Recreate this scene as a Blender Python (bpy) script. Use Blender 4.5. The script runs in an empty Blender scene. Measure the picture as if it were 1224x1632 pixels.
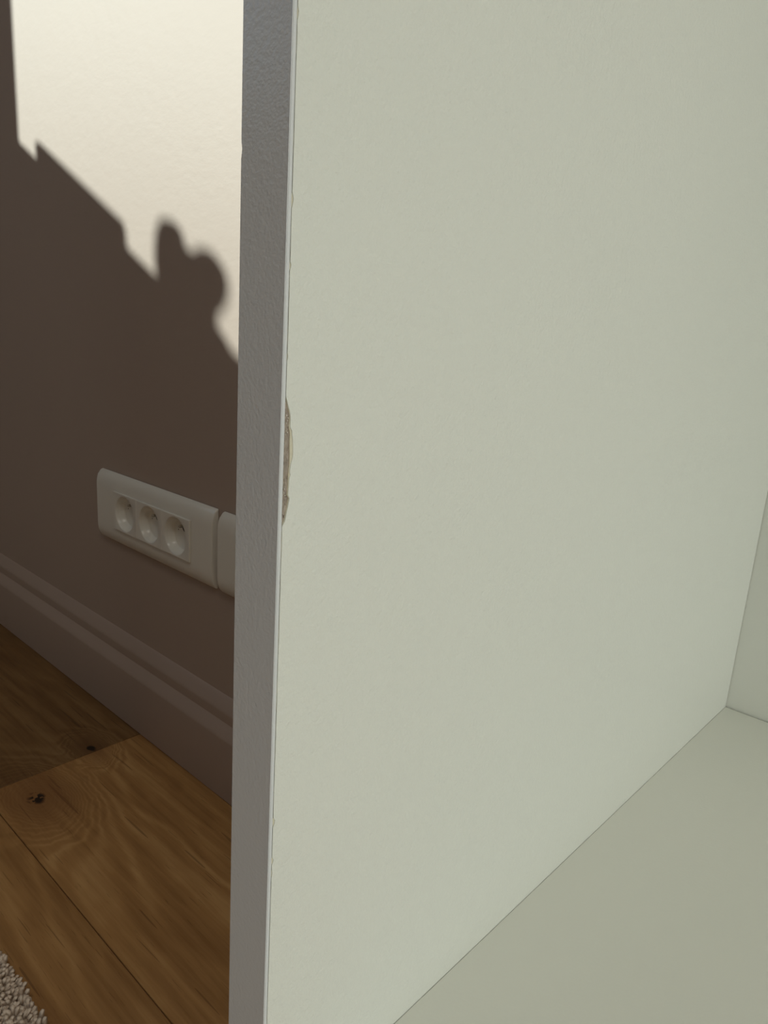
import bpy, bmesh, math, random
import numpy as np
from mathutils import Matrix, Vector

random.seed(7)
rng = np.random.default_rng(7)
sc = bpy.context.scene
C = sc.collection

# ------------------------------------------------------------------ camera
CAM_H = 0.5301                       # lens height above the floor
cam_d = bpy.data.cameras.new('camera')
cam = bpy.data.objects.new('camera', cam_d)
C.objects.link(cam)
right = Vector((0.73154151, 0.67886569, 0.06315378))
down = Vector((0.21136222, -0.13774341, -0.96765323))
fwd = Vector((-0.64820756, 0.72122682, -0.24425157))
m = Matrix((right, -down, -fwd)).transposed().to_4x4()
m.translation = (0, 0, CAM_H)
cam.matrix_world = m
cam_d.sensor_fit = 'AUTO'
cam_d.sensor_width = 36
cam_d.lens = 1171.33 / 1632 * 36
cam_d.clip_start = 0.01
sc.camera = cam

# ------------------------------------------------------------------ world, sun, window light, exposure
w = bpy.data.worlds.new('sky')
sc.world = w
w.use_nodes = True
bg = w.node_tree.nodes['Background']
bg.inputs['Color'].default_value = (0.55, 0.72, 1.0, 1)
bg.inputs['Strength'].default_value = 0.08

SUN_DIR = Vector((1.0, 1.0, -0.5)).normalized()      # the way the light travels
sd = bpy.data.lights.new('sun', 'SUN')
sd.energy = 5.7
sd.angle = math.radians(0.55)
sd.color = (0.88, 0.975, 0.90)
so = bpy.data.objects.new('sun', sd)
so.rotation_euler = SUN_DIR.to_track_quat('-Z', 'Y').to_euler()
so.location = (-4, -3, 3)
C.objects.link(so)


def window_light(name, loc, aim, sx, sy, power, color):
    d = bpy.data.lights.new(name, 'AREA')
    d.shape = 'RECTANGLE'
    d.size, d.size_y = sx, sy
    d.energy = power
    d.color = color
    o = bpy.data.objects.new(name, d)
    o.location = loc
    o.rotation_euler = Vector(aim).to_track_quat('-Z', 'Z').to_euler()
    C.objects.link(o)


# daylight by the left window; the right one is an added, unseen source
window_light('daylight_left', (-2.14, -1.0, 1.71), (1, 0, 0), 1.05, 1.05, 3.0, (0.50, 0.74, 1.0))
window_light('fill_right', (1.52, -0.36, 0.60), (-1, 0, 0), 0.70, 0.84, 13.8, (0.95, 0.995, 0.95))

sc.view_settings.view_transform = 'Standard'
sc.view_settings.look = 'None'
sc.view_settings.exposure = 0.0
sc.view_settings.gamma = 1.0
sc.view_settings.use_curve_mapping = False
sc.cycles.use_denoising = True
sc.cycles.use_adaptive_sampling = True
sc.cycles.adaptive_threshold = 0.02
sc.cycles.max_bounces = 7
sc.cycles.diffuse_bounces = 5
sc.cycles.glossy_bounces = 3


# ------------------------------------------------------------------ helpers
def tag(o, label=None, cat=None, group=None, kind=None):
    if label: o['label'] = label
    if cat: o['category'] = cat
    if group: o['group'] = group
    if kind: o['kind'] = kind
    return o


def obj(name, bm, mat, parent=None, smooth=None):
    me = bpy.data.meshes.new(name)
    bmesh.ops.recalc_face_normals(bm, faces=bm.faces)
    bm.to_mesh(me)
    bm.free()
    me.materials.append(mat)
    if smooth is not None:
        me.shade_smooth()
        me.set_sharp_from_angle(angle=math.radians(smooth))
    o = bpy.data.objects.new(name, me)
    C.objects.link(o)
    if parent:
        o.parent = parent
    return o


def empty(name, loc=(0, 0, 0)):
    o = bpy.data.objects.new(name, None)
    o.location = loc
    o.empty_display_size = 0.05
    C.objects.link(o)
    return o


def box(bm, x0, x1, y0, y1, z0, z1, bev=0.0, seg=2):
    r = bmesh.ops.create_cube(bm, size=1)
    vs = r['verts']
    bmesh.ops.scale(bm, vec=(x1 - x0, y1 - y0, z1 - z0), verts=vs)
    bmesh.ops.translate(bm, vec=((x0 + x1) / 2, (y0 + y1) / 2, (z0 + z1) / 2), verts=vs)
    if bev:
        es = list({e for v in vs for e in v.link_edges})
        bmesh.ops.bevel(bm, geom=es, offset=bev, segments=seg, affect='EDGES', profile=0.5)


def boxes(*bs, bev=0.0):
    bm = bmesh.new()
    for b in bs:
        box(bm, *b, bev=bev)
    return bm


def prism(bm, poly, axis, a0, a1):
    """closed polygon extruded along an axis; poly holds the other two coordinates in axis order"""
    def p3(p, a):
        l = list(p)
        l.insert('XYZ'.index(axis), a)
        return l
    A = [bm.verts.new(p3(p, a0)) for p in poly]
    B = [bm.verts.new(p3(p, a1)) for p in poly]
    n = len(poly)
    bm.faces.new(A)
    bm.faces.new(list(reversed(B)))
    for i in range(n):
        bm.faces.new((A[i], B[i], B[(i + 1) % n], A[(i + 1) % n]))


class NT:
    """small helper for node trees"""
    def __init__(s, name):
        s.m = bpy.data.materials.new(name)
        s.m.use_nodes = True
        s.t = s.m.node_tree
        s.b = s.t.nodes['Principled BSDF']
        s.out = s.t.nodes['Material Output']

    def n(s, kind, **kw):
        nd = s.t.nodes.new('ShaderNode' + kind)
        for k, v in kw.items():
            if k.startswith('_'):
                setattr(nd, k[1:], v)
        return nd

    def put(s, sock, v):
        if hasattr(v, 'is_output') or hasattr(v, 'node'):
            s.t.links.new(v, sock)
        else:
            sock.default_value = v

    def math(s, op, a, b=0.0, c=None, clamp=False):
        nd = s.n('Math', _operation=op, _use_clamp=clamp)
        s.put(nd.inputs[0], a)
        s.put(nd.inputs[1], b)
        if c is not None:
            s.put(nd.inputs[2], c)
        return nd.outputs[0]

    def vmath(s, op, a, b):
        nd = s.n('VectorMath', _operation=op)
        s.put(nd.inputs[0], a)
        s.put(nd.inputs[1], b)
        return nd.outputs['Value'] if op in ('LENGTH', 'DISTANCE', 'DOT_PRODUCT') else nd.outputs[0]

    def noise(s, vec, scale, detail=2, rough=0.5):
        nd = s.n('TexNoise')
        s.put(nd.inputs['Vector'], vec)
        nd.inputs['Scale'].default_value = scale
        nd.inputs['Detail'].default_value = detail
        nd.inputs['Roughness'].default_value = rough
        return nd.outputs[0]

    def ramp(s, fac, stops):
        nd = s.n('ValToRGB')
        s.put(nd.inputs[0], fac)
        el = nd.color_ramp.elements
        while len(el) < len(stops):
            el.new(0.5)
        for e, (p, c) in zip(el, stops):
            e.position = p
            e.color = (*c, 1)
        return nd.outputs[0]

    def mix(s, fac, a, b, blend='MIX'):
        nd = s.n('Mix', _data_type='RGBA', _blend_type=blend)
        s.put(nd.inputs[0], fac)
        for sock, v in ((nd.inputs[6], a), (nd.inputs[7], b)):
            s.put(sock, (*v, 1) if isinstance(v, tuple) and len(v) == 3 else v)
        return nd.outputs[2]

    def bump(s, h, strength, dist):
        nd = s.n('Bump')
        nd.inputs['Strength'].default_value = strength
        nd.inputs['Distance'].default_value = dist
        s.put(nd.inputs['Height'], h)
        s.t.links.new(nd.outputs[0], s.b.inputs['Normal'])

    def pos(s):
        return s.n('NewGeometry').outputs['Position']

    def base(s, c, rough=0.5, spec=0.5):
        s.put(s.b.inputs['Base Color'], (*c, 1) if isinstance(c, tuple) else c)
        s.put(s.b.inputs['Roughness'], rough)
        s.b.inputs['Specular IOR Level'].default_value = spec


def plain(name, c, rough=0.5, spec=0.5, metal=0.0, vary=0.06, scale=40):
    t = NT(name)
    f = t.noise(t.pos(), scale, 3)
    lo = tuple(x * (1 - vary) for x in c)
    hi = tuple(min(1, x * (1 + vary)) for x in c)
    t.base(t.mix(f, lo, hi), rough, spec)
    t.b.inputs['Metallic'].default_value = metal
    return t.m


def laminate(name, c, rough, bump, spec=0.5, fine=900.0):
    t = NT(name)
    p = t.pos()
    f = t.noise(p, 9.0, 3)
    t.base(t.mix(f, tuple(x * 0.985 for x in c), tuple(x * 1.01 for x in c)), rough, spec)
    h = t.noise(p, fine, 2, 0.55)
    h2 = t.noise(p, fine * 0.35, 2, 0.5)
    t.bump(t.math('MULTIPLY_ADD', h2, 0.5, h), bump, 0.0004)
    return t.m


# ------------------------------------------------------------------ materials
M = {}
M['panel'] = laminate('white melamine', (0.765, 0.775, 0.71), 0.38, 0.60)
M['board'] = laminate('white melamine board', (0.765, 0.775, 0.71), 0.42, 0.18)
M['band'] = laminate('edge band plastic', (0.69, 0.705, 0.71), 0.24, 0.24, spec=0.6, fine=1150.0)
M['backing'] = plain('torn backing paper', (0.66, 0.62, 0.48), 0.8, vary=0.12, scale=900)
t = NT('particle board')
p = t.pos()
v = t.n('TexVoronoi')
t.put(v.inputs['Vector'], t.vmath('MULTIPLY', p, (1.0, 1.0, 0.55)))
v.inputs['Scale'].default_value = 900
t.base(t.mix(t.noise(p, 700, 3, 0.6), t.ramp(v.outputs['Distance'], [(0.0, (0.50, 0.43, 0.36)), (0.6, (0.25, 0.205, 0.16))]), (0.44, 0.375, 0.31)), 0.85)
t.bump(v.outputs['Distance'], 0.9, 0.0008)
M['core'] = t.m
M['glue'] = plain('glue line', (0.10, 0.095, 0.08), 0.8)
M['bead'] = plain('glue bead', (0.62, 0.56, 0.48), 0.25, 0.6)

t = NT('pink wall paint')
p = t.pos()
f = t.noise(p, 3.5, 4)
t.base(t.mix(f, (0.445, 0.352, 0.298), (0.485, 0.385, 0.325)), 0.55, 0.35)
t.bump(t.math('ADD', t.noise(t.vmath('MULTIPLY', p, (0.55, 1, 1.0)), 130, 4, 0.6), t.math('MULTIPLY', t.noise(p, 45, 2), 0.8)), 0.10, 0.002)
M['wall'] = t.m
M['skirting'] = plain('pink skirting paint', (0.445, 0.345, 0.288), 0.45, 0.4, vary=0.03, scale=12)
M['white_paint'] = plain('white paint', (0.75, 0.74, 0.70), 0.7, vary=0.03, scale=5)
M['room_wall'] = plain('pale room paint', (0.30, 0.26, 0.23), 0.8, vary=0.03, scale=5)
M['plastic'] = plain('white socket plastic', (0.86, 0.84, 0.77), 0.28, 0.5, vary=0.015, scale=30)
M['hole'] = plain('dark contact hole', (0.012, 0.011, 0.010), 0.7)
M['pin'] = plain('earth pin metal', (0.62, 0.58, 0.50), 0.3, metal=1.0, vary=0.1, scale=300)
M['sub'] = plain('subfloor', (0.035, 0.022, 0.014), 0.9)
M['bar_top'] = plain('book cover', (0.30, 0.12, 0.10), 0.6)
M['lump'] = plain('cactus skin', (0.12, 0.24, 0.10), 0.6, vary=0.2, scale=120)
M['clay'] = plain('clay', (0.45, 0.22, 0.13), 0.8)
M['ground'] = plain('outside ground', (0.22, 0.24, 0.16), 0.9)

# oak with two real knots (world x, y, half length, strength of the dark eye)
KNOTS = [(-0.742, 0.283, 0.030, 0.9), (-0.796, 0.371, 0.015, 1.0)]


def oak():
    t = NT('oak')
    p = t.pos()
    oi = t.n('ObjectInfo')
    seed = t.n('SeparateColor')
    t.t.links.new(oi.outputs['Color'], seed.inputs[0])
    sx = t.n('SeparateXYZ')
    t.t.links.new(p, sx.inputs[0])
    x, y = sx.outputs[0], sx.outputs[1]
    off = t.math('MULTIPLY', seed.outputs[0], 37.0)
    cmb = t.n('CombineXYZ')
    t.put(cmb.inputs[0], t.math('ADD', x, off))
    t.put(cmb.inputs[1], t.math('ADD', y, off))
    q = cmb.outputs[0]
    # growth-ring field: wavy along the plank, bent round each knot
    warp = t.noise(t.vmath('MULTIPLY', q, (2.2, 7.0, 1)), 1.0, 3, 0.55)
    field = t.math('MULTIPLY_ADD', warp, 0.16, y)
    eye = None
    halo = None
    for ki, (kx, ky, kr, ks) in enumerate(KNOTS):
        dx = t.math('MULTIPLY', t.math('SUBTRACT', x, kx), 0.62)
        dy = t.math('SUBTRACT', y, ky)
        r = t.math('SQRT', t.math('ADD', t.math('MULTIPLY', dx, dx), t.math('MULTIPLY', dy, dy)))
        wob = t.math('MULTIPLY_ADD', t.noise(q, 55.0, 2), 0.012, -0.006)
        r = t.math('ADD', r, wob)
        g = t.math('EXPONENT', t.math('MULTIPLY', t.math('POWER', t.math('DIVIDE', t.math('MAXIMUM', r, 0.0), kr * 1.25), 2.0), -1.0))
        field = t.math('ADD', t.math('MULTIPLY', field, t.math('SUBTRACT', 1.0, g)), t.math('MULTIPLY', t.math('MULTIPLY', r, 0.42), g))
        e = t.math('MULTIPLY', t.math('SUBTRACT', 1.0, t.math('DIVIDE', r, kr * 0.30), clamp=True), ks)
        if ki == 0:                             # broken heart of the big knot
            e = t.math('MULTIPLY', e, t.math('GREATER_THAN', t.noise(q, 120.0, 2), 0.47))
        h = t.math('MULTIPLY', g, 0.55)
        eye = e if eye is None else t.math('MAXIMUM', eye, e)
        halo = h if halo is None else t.math('MAXIMUM', halo, h)
    rings = t.math('SINE', t.math('MULTIPLY_ADD', t.noise(q, 18.0, 2), 4.0, t.math('MULTIPLY', field, 230.0)))
    rings = t.math('MULTIPLY_ADD', rings, 0.5, 0.5)
    rings = t.math('MULTIPLY', t.math('POWER', rings, 1.6), t.math('SUBTRACT', 1.0, t.math('MULTIPLY', halo, 1.3)))
    streak = t.noise(t.vmath('MULTIPLY', q, (7.0, 150.0, 1)), 1.0, 4, 0.6)
    streak2 = t.noise(t.vmath('MULTIPLY', q, (26.0, 620.0, 1)), 1.0, 2, 0.6)
    patch = t.noise(t.vmath('MULTIPLY', q, (4.0, 16.0, 1)), 1.0, 3, 0.5)
    tone = t.math('ADD', t.math('MULTIPLY', rings, t.math('MULTIPLY', patch, 0.26)), t.math('MULTIPLY', streak, 0.46))
    tone = t.math('ADD', tone, t.math('MULTIPLY', patch, 0.40))
    col = t.ramp(tone, [(0.22, (0.235, 0.105, 0.030)), (0.50, (0.440, 0.235, 0.083)), (0.76, (0.640, 0.385, 0.160))])
    pores = t.math('GREATER_THAN', streak2, 0.665)
    crack = t.math('GREATER_THAN', t.noise(t.vmath('MULTIPLY', q, (9.0, 210.0, 1)), 1.0, 1, 0.5), 0.70)
    col = t.mix(t.math('MULTIPLY', pores, 0.35), col, (0.11, 0.050, 0.018))
    col = t.mix(t.math('MULTIPLY', crack, 0.45), col, (0.10, 0.045, 0.016))
    col = t.mix(halo, col, (0.20, 0.085, 0.032))
    col = t.mix(t.math('MULTIPLY', eye, 2.4, clamp=True), col, (0.022, 0.011, 0.006))
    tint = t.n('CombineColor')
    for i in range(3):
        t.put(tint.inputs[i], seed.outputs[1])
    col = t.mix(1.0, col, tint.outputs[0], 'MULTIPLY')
    t.base(col, 0.46, 0.35)
    t.bump(t.math('SUBTRACT', streak, t.math('MULTIPLY', crack, 0.6)), 0.12, 0.001)
    return t.m


M['oak'] = oak()
t = NT('cream pile')
p = t.pos()
f = t.noise(p, 90, 3, 0.6)
t.base(t.mix(f, (0.60, 0.485, 0.38), (0.78, 0.66, 0.54)), 0.95, 0.1)
M['pile'] = t.m

# ------------------------------------------------------------------ the room
YW = 0.449            # face of the wall behind the bookcase
XL, XR, YF, ZC = -2.0, 1.45, -2.9, 2.5
tag(obj('floor', boxes((XL - 0.3, XR + 0.3, YF - 0.2, YW + 0.2, -0.12, -0.014)), M['sub']), kind='structure')
floor_o = bpy.data.objects['floor']


def plank(x0, x1, y0, y1):
    bm = bmesh.new()
    g, c = 0.0004, 0.0006
    x0, x1, y0, y1 = x0 + g, x1 - g, y0 + g, y1 - g
    cx, cy = (x0 + x1) / 2, (y0 + y1) / 2
    L, W = (x1 - x0) / 2, (y1 - y0) / 2
    lo = [bm.verts.new((sx * L, sy * W, -0.014)) for sx, sy in ((-1, -1), (1, -1), (1, 1), (-1, 1))]
    mi = [bm.verts.new((sx * L, sy * W, -c)) for sx, sy in ((-1, -1), (1, -1), (1, 1), (-1, 1))]
    hi = [bm.verts.new((sx * (L - c), sy * (W - c), 0)) for sx, sy in ((-1, -1), (1, -1), (1, 1), (-1, 1))]
    bm.faces.new(hi)
    bm.faces.new(lo[::-1])
    for a, b in ((lo, mi), (mi, hi)):
        for i in range(4):
            bm.faces.new((a[i], a[(i + 1) % 4], b[(i + 1) % 4], b[i]))
    o = obj('plank', bm, M['oak'], floor_o)
    o.location = (cx, cy, 0)
    return o


PW = 0.1935
row = 0
y1 = 0.4370
while y1 > YF:
    y0 = max(YF, y1 - PW)
    offs = (-0.787, -0.115, -0.50, -0.95, -0.28, -0.66)[row % 6]
    x = offs - 2.6
    while x < XR:
        a, b = max(XL, x), min(XR, x + 1.3)
        if b - a > 0.02:
            o = plank(a, b, y0, y1)
            tone = 0.80 + 0.25 * random.random()
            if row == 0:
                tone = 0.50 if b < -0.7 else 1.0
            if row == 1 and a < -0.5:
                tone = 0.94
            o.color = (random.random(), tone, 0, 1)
        x += 1.3
    y1 -= PW
    row += 1

tag(obj('ceiling', boxes((XL - 0.2, XR + 0.2, YF - 0.2, YW + 0.2, ZC, ZC + 0.1)), M['white_paint']), kind='structure')
tag(obj('wall_back', boxes((XL - 0.2, XR + 0.2, YW, YW + 0.15, -0.014, ZC)), M['wall']), kind='structure')
tag(obj('wall_front', boxes((XL - 0.2, XR + 0.2, YF - 0.15, YF, -0.014, ZC)), M['room_wall']), kind='structure')

# left wall with the window the sun comes through
WY0, WY1, WZ0, WZ1 = -1.55, -0.444, 1.120, 2.25
tag(obj('wall_left', boxes((XL - 0.2, XL, YF, WY0, -0.014, ZC), (XL - 0.2, XL, WY1, YW, -0.014, ZC),
                           (XL - 0.2, XL, WY0, WY1, -0.014, WZ0), (XL - 0.2, XL, WY0, WY1, WZ1, ZC)), M['room_wall']), kind='structure')
# right wall, opened for an added, unseen window that lights the bookcase
RY0, RY1, RZ0, RZ1 = -0.75, 0.03, 0.13, 1.07
tag(obj('wall_right', boxes((XR, XR + 0.2, YF, RY0, -0.014, ZC), (XR, XR + 0.2, RY1, YW, -0.014, ZC),
                            (XR, XR + 0.2, RY0, RY1, -0.014, RZ0), (XR, XR + 0.2, RY0, RY1, RZ1, ZC)), M['room_wall']), kind='structure')

win1 = tag(empty('window_1', (XL, (WY0 + WY1) / 2, WZ0)), kind='structure')


def wbox(name, parent, *b, bev=0.002):
    o = obj(name, boxes(b, bev=bev), M['white_paint'])
    o.parent = parent
    o.matrix_parent_inverse = Matrix.Translation(-parent.location)
    return o


SILL = CAM_H + 0.2105 + 0.4215     # its inner edge throws the long slanting line on the wall
wbox('window_sill', win1, XL - 0.2, XL + 0.0005, WY0 + 0.001, WY1 - 0.001, WZ0 + 0.001, SILL)
wbox('sill_nose', win1, XL + 0.0006, -1.95, WY0 - 0.06, WY1 + 0.08, SILL - 0.03, SILL, bev=0.001)
wbox('frame_jamb', win1, XL - 0.19, XL - 0.15, WY0 + 0.001, WY0 + 0.045, SILL, WZ1 - 0.001)
wbox('frame_jamb', win1, XL - 0.19, XL - 0.15, WY1 - 0.035, WY1 - 0.001, SILL, WZ1 - 0.001)
wbox('frame_head', win1, XL - 0.19, XL - 0.15, WY0 + 0.045, WY1 - 0.035, WZ1 - 0.05, WZ1 - 0.001)
win2 = tag(empty('added_window', (XR, (RY0 + RY1) / 2, RZ0)), kind='structure')  # unseen window, added to give the right-hand light a source
wbox('window_sill', win2, XR - 0.03, XR + 0.2, RY0 + 0.001, RY1 - 0.001, RZ0 + 0.001, RZ0 + 0.03)
for yy in (RY0 + 0.001, RY1 - 0.026):
    wbox('frame_jamb', win2, XR + 0.10, XR + 0.15, yy, yy + 0.025, RZ0 + 0.03, RZ1 - 0.001)
wbox('frame_head', win2, XR + 0.10, XR + 0.15, RY0 + 0.026, RY1 - 0.026, RZ1 - 0.025, RZ1 - 0.001)
wbox('mullion', win2, XR + 0.10, XR + 0.15, -0.37, -0.35, RZ0 + 0.03, RZ1 - 0.025)

# skirting board, moulded profile (y, z)
prof = [(YW, 0.0012), (0.4312, 0.0012), (0.4310, 0.0745), (0.4313, 0.0760), (0.4322, 0.0780), (0.4365, 0.0850), (0.4385, 0.0878),
        (0.4396, 0.0898), (0.4397, 0.0920), (0.4395, 0.1000), (0.4398, 0.1018), (0.4408, 0.1040), (0.4440, 0.1092), (0.4466, 0.1136), (0.4482, 0.1158), (YW, 0.1164)]
bm = bmesh.new()
prism(bm, prof, 'X', XL, XR)
tag(obj('baseboard_back', bm, M['skirting'], smooth=25), kind='structure')
bm = bmesh.new()
prism(bm, [(XL + (YW - y), z) for y, z in prof], 'Y', YF, 0.4305)
tag(obj('baseboard_left', bm, M['skirting'], smooth=25), kind='structure')

# ------------------------------------------------------------------ bookcase
X0, XI, X1 = -0.1222, -0.1083, 1.20          # outer face, inner face of left side; right end
YFR, YB = 0.0897, 0.4300                     # front, inner face of back
TH = 0.0139
HT = 1.10
bk = tag(empty('bookcase', (X0, YFR, 0)), 'white laminate bookcase with a chipped front edge on its side panel', 'bookcase')
bkinv = Matrix.Translation(-bk.location)


def part(name, bm, mat, parent=bk, smooth=None):
    o = obj(name, bm, mat, smooth=smooth)
    o.parent = parent
    if parent is bk:
        o.matrix_parent_inverse = bkinv
    else:
        o.matrix_parent_inverse = parent.matrix_parent_inverse.copy()
        o.matrix_parent_inverse = Matrix.Identity(4)
        o.location = (0, 0, 0)
    return o


def zpx(v):           # height (m) of image row v along the front edge of the inner face
    # rows 600..870 measured on that edge
    return CAM_H - 0.0102 - (v - 600) * (0.0436 - 0.0102) / 270 if 560 < v < 900 else \
        CAM_H + (0.0516 - v * (0.0665 / 640) if v <= 640 else -0.0149 - (v - 640) * (0.1472 / 992) - 0)


BAND = 0.00085        # thickness of the plastic edge band
YLAM = YFR + BAND + 0.00018
SK1, SK2 = 0.00022, 0.00030     # decor skin and paper under it

bm = bmesh.new()
NOTCH = [(0.4303, 0.0), (0.4303, 0.13), (0.4355, 0.13), (0.4355, HT), (YFR + BAND, HT), (YFR + BAND, 0.0)]   # cut out over the skirting
prism(bm, NOTCH, 'X', X0 + 0.0001, XI - SK1 - SK2)
side = part('side_panel', bm, M['core'])
side['label'] = 'side panel of brown particle board with chipped white faces'

# front edge band with a small nick on its outer edge
zn = CAM_H + 0.0303
outl = [(X0, 0.0), (XI, 0.0), (XI, HT), (X0, HT), (X0, zn + 0.0016), (X0 + 0.0003, zn + 0.0012), (X0 + 0.00055, zn - 0.0001), (X0 + 0.00045, zn - 0.0009), (X0, zn - 0.0017)]
bm = bmesh.new()
prism(bm, [(a, b) for a, b in outl], 'Y', YFR, YFR + BAND)
es = [e for e in bm.edges if all(abs(v.co.y - YFR) < 1e-6 for v in e.verts)]
bmesh.ops.bevel(bm, geom=es, offset=0.00014, segments=2, affect='EDGES')
part('edge_band', bm, M['band'], side, smooth=40)
part('wood_chip', boxes((X0 + 0.00005, X0 + 0.0006, YFR + 0.0003, YFR + BAND, zn - 0.0016, zn + 0.0015)), M['core'], side)
bm = bmesh.new()
prism(bm, NOTCH, 'X', X0, X0 + 0.0001)
part('outer_laminate', bm, M['panel'], side)
part('glue_line', boxes((XI - SK1 - SK2, XI - 0.00042, YFR + BAND, YLAM + 0.0001, 0, HT)), M['glue'], side)

# rows (image y, width of the chip in mm) of the two torn skins
DEEP = [(630, .0), (634, .10), (640, .38), (647, .62), (654, 1.00), (661, 1.15), (668, 1.22), (675, 1.12), (681, 1.20), (686, 1.38), (691, 1.48), (700, 1.40), (709, 1.46),
        (722, 1.50), (736, 1.55), (746, 1.42), (755, 1.36), (764, 1.34), (773, 1.30), (781, 1.22), (788, 1.20), (790, 1.42), (793, 1.58), (800, 1.42), (808, 1.24), (816, .96), (824, .72), (829, .62), (833, .30), (838, .0)]
SHAL = [(630, .0), (634, .12), (640, .42), (647, .68), (654, 1.06), (661, 1.22), (668, 1.30), (675, 1.25), (680, 1.36), (684, 1.75), (690, 1.78), (696, 1.95), (703, 2.05), (712, 2.12), (722, 2.20), (730, 2.05), (736, 1.76), (742, 1.60),
        (750, 1.52), (755, 1.72), (758, 1.50), (764, 1.42), (773, 1.38), (781, 1.30), (788, 1.30), (790, 1.52), (793, 1.64), (800, 1.48), (808, 1.30), (816, 1.02), (824, .80), (829, .68), (833, .36), (838, .0)]
NICKS = [(296, .35, 10), (404, .28, 6), (1262, .55, 9), (1330, .45, 8), (560, .18, 6), (1352, .2, 8), (14, .25, 8)]


def skin(name, chip, x0, x1, mat, nicks):
    pts = []                                   # (y, z) of the front outline from top to bottom
    z = HT
    rows = []
    for v, wmm in chip:
        rows.append((zpx(v), wmm * 0.001))
    if nicks:
        for v, wmm, hv in nicks:
            zz = zpx(v)
            dz = hv * 0.00012
            rows += [(zz + dz, 0.00003), (zz + dz * 0.2, wmm * 0.001), (zz - dz * 0.5, wmm * 0.0007), (zz - dz * 1.2, 0.0)]
    zs = [r[0] for r in rows]
    zz = 0.26
    while zz < 0.62:                           # fine raggedness of the cut edge
        if all(abs(zz - q) > 0.0016 for q in zs) and not (zpx(840) < zz < zpx(628)):
            rows.append((zz, max(0, random.gauss(0.00002, 0.00003))))
        zz += 0.0031
    rows.sort(key=lambda r: -r[0])
    front = [(YLAM, HT)] + [(YLAM + wv, z) for z, wv in rows] + [(YLAM, 0.0)]
    bm = bmesh.new()
    back = [(0.4295, z) for _, z in front]
    # strips, so that the long ragged polygon stays clean
    for xx in (x0, x1):
        fv = [bm.verts.new((xx, y, z)) for y, z in front]
        bv = [bm.verts.new((xx, y, z)) for y, z in back]
        for i in range(len(front) - 1):
            bm.faces.new((fv[i], fv[i + 1], bv[i + 1], bv[i]))
        if xx == x0:
            f0, b0 = fv, bv
    for i in range(len(front) - 1):
        bm.faces.new((f0[i], fv[i], fv[i + 1], f0[i + 1]))
        bm.faces.new((b0[i], b0[i + 1], bv[i + 1], bv[i]))
    bm.faces.new((f0[0], b0[0], bv[0], fv[0]))
    bm.faces.new((f0[-1], fv[-1], bv[-1], b0[-1]))
    return part(name, bm, mat, side)


skin('backing_paper', DEEP, XI - SK1 - SK2, XI - SK1, M['backing'], None)
skin('inner_laminate', SHAL, XI - SK1, XI, M['panel'], NICKS)['label'] = 'white laminate face with a torn front edge'


def blob(bm, c, r):
    rr = bmesh.ops.create_icosphere(bm, subdivisions=1, radius=1)
    for v in rr['verts']:
        v.co = Vector(c) + Vector((v.co.x * r[0], v.co.y * r[1], v.co.z * r[2])) * random.uniform(0.75, 1.2)


# crumbs of board and glue left in the chip
bm = bmesh.new()
for v, wmm in ((668, .75), (672, .45), (676, .95), (684, .5), (687, .85), (690, .3), (777, .55), (783, .45), (788, .75), (660, .5), (664, .95)):
    blob(bm, (XI - 0.0004, YLAM + wmm * 0.001, zpx(v)), (0.00025, 0.00016, 0.00022))
part('glue_crumb', bm, M['bead'], side, smooth=60)
bm = bmesh.new()
for k in range(46):
    v = random.uniform(640, 826)
    wmax = np.interp(v, [d[0] for d in DEEP], [d[1] for d in DEEP])
    blob(bm, (XI - 0.0005, YLAM + random.uniform(.15, .9) * wmax * 0.001, zpx(v)), (0.0002, random.uniform(.0001, .00022), random.uniform(.00018, .0006)))
part('wood_chip', bm, M['core'], side)

SH = CAM_H - 0.2021                            # top of the shelf in view


def board(name, z0, z1, y0=YFR + 0.001, y1=YB - 0.0014):
    s = part(name, boxes((XI + 0.00012, X1 - TH - 0.0003, y0, y1, z0, z1), bev=0.00015), M['board'])
    return s


for zt in (0.075, SH, 1.085):
    s = board('shelf', zt - TH, zt)
    part('edge_band', boxes((XI + 0.00025, X1 - TH - 0.0003, YFR, YFR + 0.001, zt - TH, zt), bev=0.0002), M['band'], s)
part('plinth', boxes((XI + 0.0003, X1 - TH - 0.0003, YFR + 0.03, YFR + 0.03 + TH, 0.0, 0.075 - TH - 0.0002)), M['panel'])
part('back_panel', boxes((XI - 0.003, X1 - TH + 0.003, YB, YB + 0.003, 0.131, HT - 0.002)), M['board'])
bm = bmesh.new()
prism(bm, NOTCH, 'X', X1 - TH, X1)
s = part('side_panel', bm, M['panel'])
part('edge_band', boxes((X1 - TH, X1, YFR, YFR + 0.001, 0, HT), bev=0.0002), M['band'], s)

# ------------------------------------------------------------------ wall sockets
ZB, ZT = CAM_H - 0.2915, CAM_H - 0.2005        # plate bottom and top, at the wall
YP = 0.4395                                    # front face of the plate
YI = 0.4371                                    # front face of the inserts


def dprofile():
    """(y, z) of the plate's cross-section: flat front, rounded shoulders"""
    pts = [(YW - 0.0002, ZB + 0.002)]
    n = 8
    ry, rz = YW - YP, 0.020
    for i in range(n + 1):                      # lower shoulder
        a = math.pi / 2 * i / n
        pts.append((YW - 0.0008 - (ry - 0.0008) * math.sin(a), ZB + rz * (1 - math.cos(a))))
    for i in range(n + 1):                      # upper shoulder
        a = math.pi / 2 * (1 - i / n)
        pts.append((YW - 0.0008 - (ry - 0.0008) * math.sin(a), ZT - rz * (1 - math.cos(a))))
    pts.append((YW - 0.0002, ZT - 0.002))
    return pts


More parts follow.
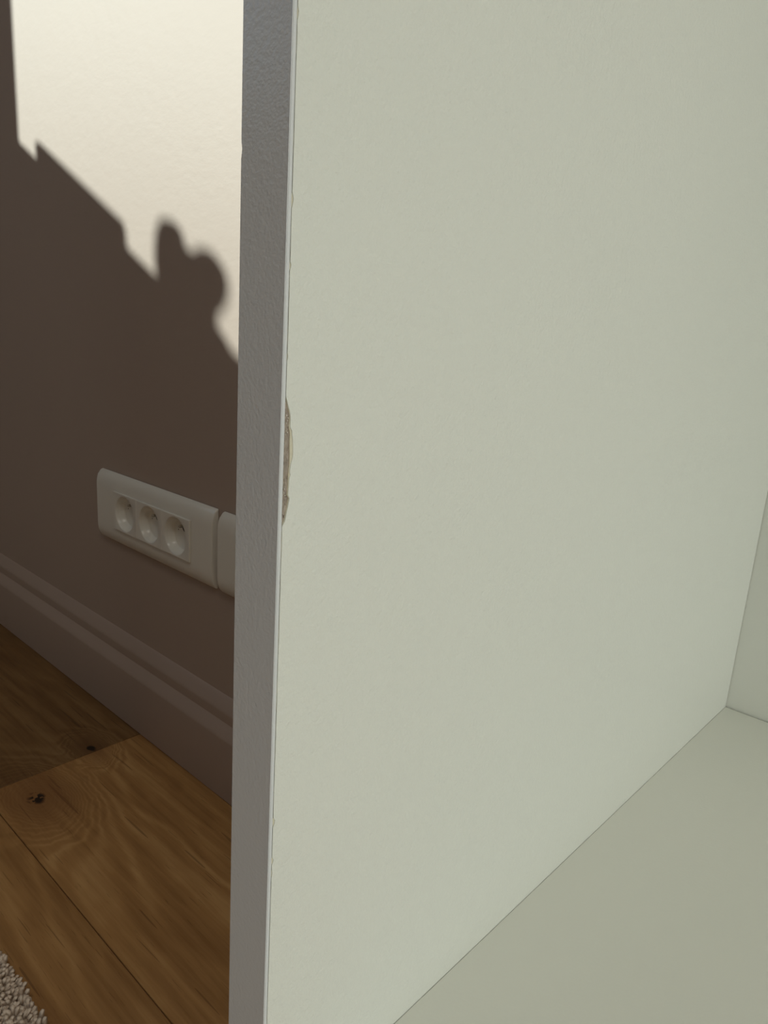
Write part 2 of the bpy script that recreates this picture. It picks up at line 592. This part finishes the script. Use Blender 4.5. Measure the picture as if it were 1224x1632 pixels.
def clip(poly, zc, above):
    out = []
    for i, (a, b) in enumerate(zip(poly, poly[1:] + poly[:1])):
        ia, ib = (a[1] >= zc) == above, (b[1] >= zc) == above
        if ia:
            out.append(a)
        if ia != ib:
            k = (zc - a[1]) / (b[1] - a[1])
            out.append((a[0] + k * (b[0] - a[0]), zc))
    return out


def socket_module(xc, w_, zc, h_, parent):
    """one insert with a round well, modelled round its own centre"""
    bm = bmesh.new()
    N = 40
    rad = 0.0226
    def ring(r, y):
        return [bm.verts.new((xc + r * math.cos(2 * math.pi * i / N), y, zc + r * math.sin(2 * math.pi * i / N))) for i in range(N)]
    def sq(ins, y):
        vs = []
        hw, hh = w_ / 2 - ins, h_ / 2 - ins
        for i in range(N):
            c, s = math.cos(2 * math.pi * i / N), math.sin(2 * math.pi * i / N)
            k = min(hw / abs(c) if abs(c) > 1e-9 else 9, hh / abs(s) if abs(s) > 1e-9 else 9)
            vs.append(bm.verts.new((xc + c * k, y, zc + s * k)))
        # snap the nearest vertex to each corner
        for cx in (-1, 1):
            for cz in (-1, 1):
                tgt = Vector((xc + cx * hw, y, zc + cz * hh))
                min(vs, key=lambda v: (v.co - tgt).length).co = tgt
        return vs
    loops = [sq(0, YP + 0.001), sq(0, YI + 0.0004), sq(0.0004, YI), ring(rad, YI), ring(rad - 0.0005, YI + 0.0002), ring(rad - 0.0010, YI + 0.0009),
             ring(rad - 0.0022, YI + 0.0045), ring(rad - 0.0034, YI + 0.0085), ring(rad - 0.0050, YI + 0.0104), ring(rad - 0.0075, YI + 0.0108)]
    for a, b in zip(loops, loops[1:]):
        for i in range(N):
            bm.faces.new((a[i], a[(i + 1) % N], b[(i + 1) % N], b[i]))
    bm.faces.new(loops[-1])
    ins = obj('socket_insert', bm, M['plastic'], parent, smooth=35)
    fl = YI + 0.0107
    bm = bmesh.new()                            # earth pin with a rounded tip
    px, pz = xc + 0.0010, zc + 0.0105
    prev = None
    for r, y in ((0.0019, fl), (0.0019, fl - 0.0050), (0.0016, fl - 0.0060), (0.0008, fl - 0.0066)):
        cur = [bm.verts.new((px + r * math.cos(2 * math.pi * i / 14), y, pz + r * math.sin(2 * math.pi * i / 14))) for i in range(14)]
        if prev:
            for i in range(14):
                bm.faces.new((prev[i], prev[(i + 1) % 14], cur[(i + 1) % 14], cur[i]))
        prev = cur
    bm.faces.new(prev)
    obj('earth_pin', bm, M['pin'], ins, smooth=40)
    for hx, hz, hr in ((0.0090, 0.0040, 0.0036), (-0.0095, 0.0040, 0.0005)):
        bm = bmesh.new()
        bmesh.ops.create_cone(bm, cap_ends=True, segments=16, radius1=hr, radius2=hr, depth=0.0006,
                              matrix=Matrix.Translation((xc + hx, fl, zc + hz)) @ Matrix.Rotation(math.pi / 2, 4, 'X'))
        obj('contact_hole', bm, M['hole'], ins)
    bm = bmesh.new()                            # dark surround of the pin
    bmesh.ops.create_cone(bm, cap_ends=True, segments=20, radius1=0.0056, radius2=0.0056, depth=0.0005,
                          matrix=Matrix.Translation((px + 0.0032, fl, pz - 0.0010)) @ Matrix.Rotation(math.pi / 2, 4, 'X'))
    obj('pin_surround', bm, M['hole'], ins)


def socket_unit(xa, xb, ia, ib, label):
    root = tag(empty('wall_socket', ((xa + xb) / 2, YW, ZB)), label, 'wall socket', 'white socket plates above the skirting')
    inv = Matrix.Translation(-root.location)
    pr = dprofile()
    za, zb = CAM_H - 0.2695, CAM_H - 0.2210
    bm = bmesh.new()
    prism(bm, pr, 'X', xa, ia - 0.0002)
    prism(bm, pr, 'X', ib + 0.0002, xb)
    prism(bm, clip(pr, zb + 0.0002, True), 'X', ia - 0.0002, ib + 0.0002)
    prism(bm, clip(pr, za - 0.0002, False), 'X', ia - 0.0002, ib + 0.0002)
    for xx in (xa, xb):
        es = [e for e in bm.edges if all(abs(v.co.x - xx) < 1e-6 for v in e.verts)]
        bmesh.ops.bevel(bm, geom=es, offset=0.0014, segments=3, affect='EDGES', profile=0.5)
    pl = obj('cover_plate', bm, M['plastic'], smooth=35)
    pl.parent = root
    pl.matrix_parent_inverse = inv
    wd = (ib - ia) / 3
    for k in range(3):
        before = set(bpy.data.objects)
        socket_module(ia + wd * (k + 0.5), wd - 0.0002, (za + zb) / 2, zb - za, None)
        for o in set(bpy.data.objects) - before:
            if o.parent is None:
                o.parent = root
                o.matrix_parent_inverse = inv


socket_unit(-0.8980, -0.6405, -0.8520, -0.6805, 'white triple socket plate on the pink wall, fully in view')
socket_unit(-0.6300, -0.3725, -0.5840, -0.4125, 'white wall plate half hidden behind the bookcase edge')

# ------------------------------------------------------------------ rug
rug = tag(empty('rug', (-1.0, -0.6, 0)), 'cream shaggy rug lying on the oak floor', 'rug')
rinv = Matrix.Translation(-rug.location)
RX0, RX1, RY_0, RY_1 = -1.75, -0.20, -1.5, 0.1725
o = obj('rug_backing', boxes((RX0, RX1, RY_0, RY_1, 0.0002, 0.005), bev=0.001), M['pile'])
o.parent = rug
o.matrix_parent_inverse = rinv


def tufts(x0, x1, y0, y1, step, rad, hgt):
    gx, gy = np.meshgrid(np.arange(x0, x1, step), np.arange(y0, y1, step))
    n = gx.size
    bx = gx.ravel() + rng.normal(0, step * 0.3, n)
    by = gy.ravel() + rng.normal(0, step * 0.3, n)
    keep = (bx > RX0) & (bx < RX1) & (by > RY_0) & (by < RY_1 + 0.001)
    bx, by = bx[keep], by[keep]
    n = bx.size
    # neighbouring tufts lean together in clumps
    ph = np.sin(bx * 310 + 2 * np.sin(by * 170)) + np.sin(by * 280 + 2 * np.sin(bx * 190))
    ang = ph * 1.6 + rng.normal(0, 0.5, n)
    h = hgt * rng.uniform(0.75, 1.2, n)
    lean = hgt * rng.uniform(0.15, 0.55, n)
    lx, ly = lean * np.cos(ang), lean * np.sin(ang)
    edge = by > RY_1 - 0.008
    ly[edge] = np.abs(ly[edge]) * 0.9
    V = np.zeros((n, 13, 3))
    for j, (r, f) in enumerate(((0.75, 0.0), (1.0, 0.5), (0.85, 0.85))):
        for i in range(4):
            a = i * math.pi / 2 + 0.4 + 0.5 * j
            V[:, j * 4 + i, 0] = bx + lx * f ** 1.5 + rad * r * math.cos(a)
            V[:, j * 4 + i, 1] = by + ly * f ** 1.5 + rad * r * math.sin(a)
            V[:, j * 4 + i, 2] = 0.004 + h * f
    V[:, 12, 0], V[:, 12, 1], V[:, 12, 2] = bx + lx, by + ly, 0.004 + h
    F = []
    for j in (0, 4):
        for i in range(4):
            F.append((j + i, j + (i + 1) % 4, j + 4 + (i + 1) % 4, j + 4 + i))
    T = [(8 + i, 8 + (i + 1) % 4, 12) for i in range(4)]
    base = (np.arange(n) * 13)[:, None, None]
    fq = (base + np.array(F)[None]).reshape(-1, 4)
    ft = (base + np.array(T)[None]).reshape(-1, 3)
    return V.reshape(-1, 3), fq.tolist() + ft.tolist()


for args in ((-0.80, RX1, -0.06, RY_1, 0.0030, 0.0022, 0.0075), (RX0, RX1, RY_0, -0.06, 0.0095, 0.0062, 0.011), (RX0, -0.80, -0.06, RY_1, 0.0065, 0.0042, 0.010)):
    V, F = tufts(*args)
    me = bpy.data.meshes.new('pile')
    me.from_pydata(V, [], F)
    me.materials.append(M['pile'])
    me.shade_smooth()
    o = bpy.data.objects.new('pile', me)
    C.objects.link(o)
    o.parent = rug
    o.matrix_parent_inverse = rinv
    tag(o, kind='stuff')

# ------------------------------------------------------------------ ceiling lamp, added out of view to balance the brightness
LX, LY = 0.40, -0.55
lamp = tag(empty('fill_lamp', (LX, LY, ZC)), 'round flush ceiling lamp, added unseen as fill light', 'lamp')
bm = bmesh.new()
bmesh.ops.create_cone(bm, cap_ends=True, segments=40, radius1=0.27, radius2=0.25, depth=0.05, matrix=Matrix.Translation((LX, LY, ZC - 0.0255)))
o = obj('fill_lamp_base', bm, M['white_paint'], smooth=40)
o.parent = lamp
o.matrix_parent_inverse = Matrix.Translation((-LX, -LY, -ZC))
ld = bpy.data.lights.new('fill_lamp_light', 'AREA')
ld.shape = 'DISK'
ld.size = 0.5
ld.energy = 6.5
ld.color = (1.0, 0.95, 0.86)
lo = bpy.data.objects.new('fill_lamp_light', ld)
lo.location = (LX, LY, ZC - 0.06)
C.objects.link(lo)

# ------------------------------------------------------------------ on the window sill (unseen, invented shapes that throw the outline on the wall)
XS = -1.95
case = tag(empty('sill_shadow_bar', (XS - 0.008, -0.566, SILL)), 'unseen narrow bar on the window sill, shaped to throw its shadow', 'box')
binv = Matrix.Translation(-case.location)
for nm, b, mt in (('lid', (XS - 0.012, XS, -0.672, -0.455, SILL + 0.0165, SILL + 0.0240), 'bar_top'), ('body', (XS - 0.012, XS, -0.676, -0.456, SILL + 0.0002, SILL + 0.0164), 'clay')):
    o = obj(nm, boxes(b, bev=0.0008), M[mt])
    o.parent = case
    o.matrix_parent_inverse = binv


def ell(c, r, ex=1.0):
    bm = bmesh.new()
    bmesh.ops.create_uvsphere(bm, u_segments=28, v_segments=16, radius=1)
    for v in bm.verts:
        a = math.atan2(v.co.y, v.co.x)
        k = 1 + 0.03 * math.cos(10 * a)
        h = math.hypot(v.co.x, v.co.y)
        k *= (h ** ex) / h if h > 1e-6 else 1
        v.co = Vector((c[0] + r[0] * v.co.x * k, c[1] + r[1] * v.co.y * k, c[2] + r[2] * v.co.z))
    return bm


lump_root = tag(empty('sill_shadow_lump', (XS - 0.03, -0.80, SILL)), 'unseen two-lobed cactus in a shallow clay dish on the sill', 'sill object')
cinv = Matrix.Translation(-lump_root.location)  # unseen lobed shape, invented to throw the round bumps of the shadow
def sy(x):                                      # sill position whose shadow falls at wall x
    return YW - (x + 1.98)
bm = bmesh.new()
prev = None
for r, z in ((0.055, 0.0004), (0.066, 0.003), (0.068, 0.009), (0.064, 0.0095), (0.050, 0.012), (0.0, 0.016)):
    cur = [bm.verts.new((XS - 0.03 + max(r, 0.001) * 0.45 * math.cos(2 * math.pi * i / 32), sy(-0.700) + max(r, 0.001) * math.sin(2 * math.pi * i / 32), SILL + z)) for i in range(32)]
    if prev:
        for i in range(32):
            bm.faces.new((prev[i], prev[(i + 1) % 32], cur[(i + 1) % 32], cur[i]))
    else:
        bm.faces.new(cur)
    prev = cur
bm.faces.new(prev)
parts = [('foot', bm, 'clay'),
         ('shadow_lobe', ell((XS - 0.03, sy(-0.7345), SILL + 0.030 + 0.015), (0.022, 0.0225, 0.038), 0.45), 'lump'),
         ('shadow_lobe', ell((XS - 0.03, sy(-0.6660), SILL + 0.043 + 0.015), (0.026, 0.0280, 0.030)), 'lump'),
         ('shadow_lobe', ell((XS - 0.03, sy(-0.7000), SILL + 0.030), (0.026, 0.048, 0.040), 0.7), 'lump')]
for nm, b_, mt in parts:
    o = obj(nm, b_, M[mt], smooth=50)
    o.parent = lump_root
    o.matrix_parent_inverse = cinv
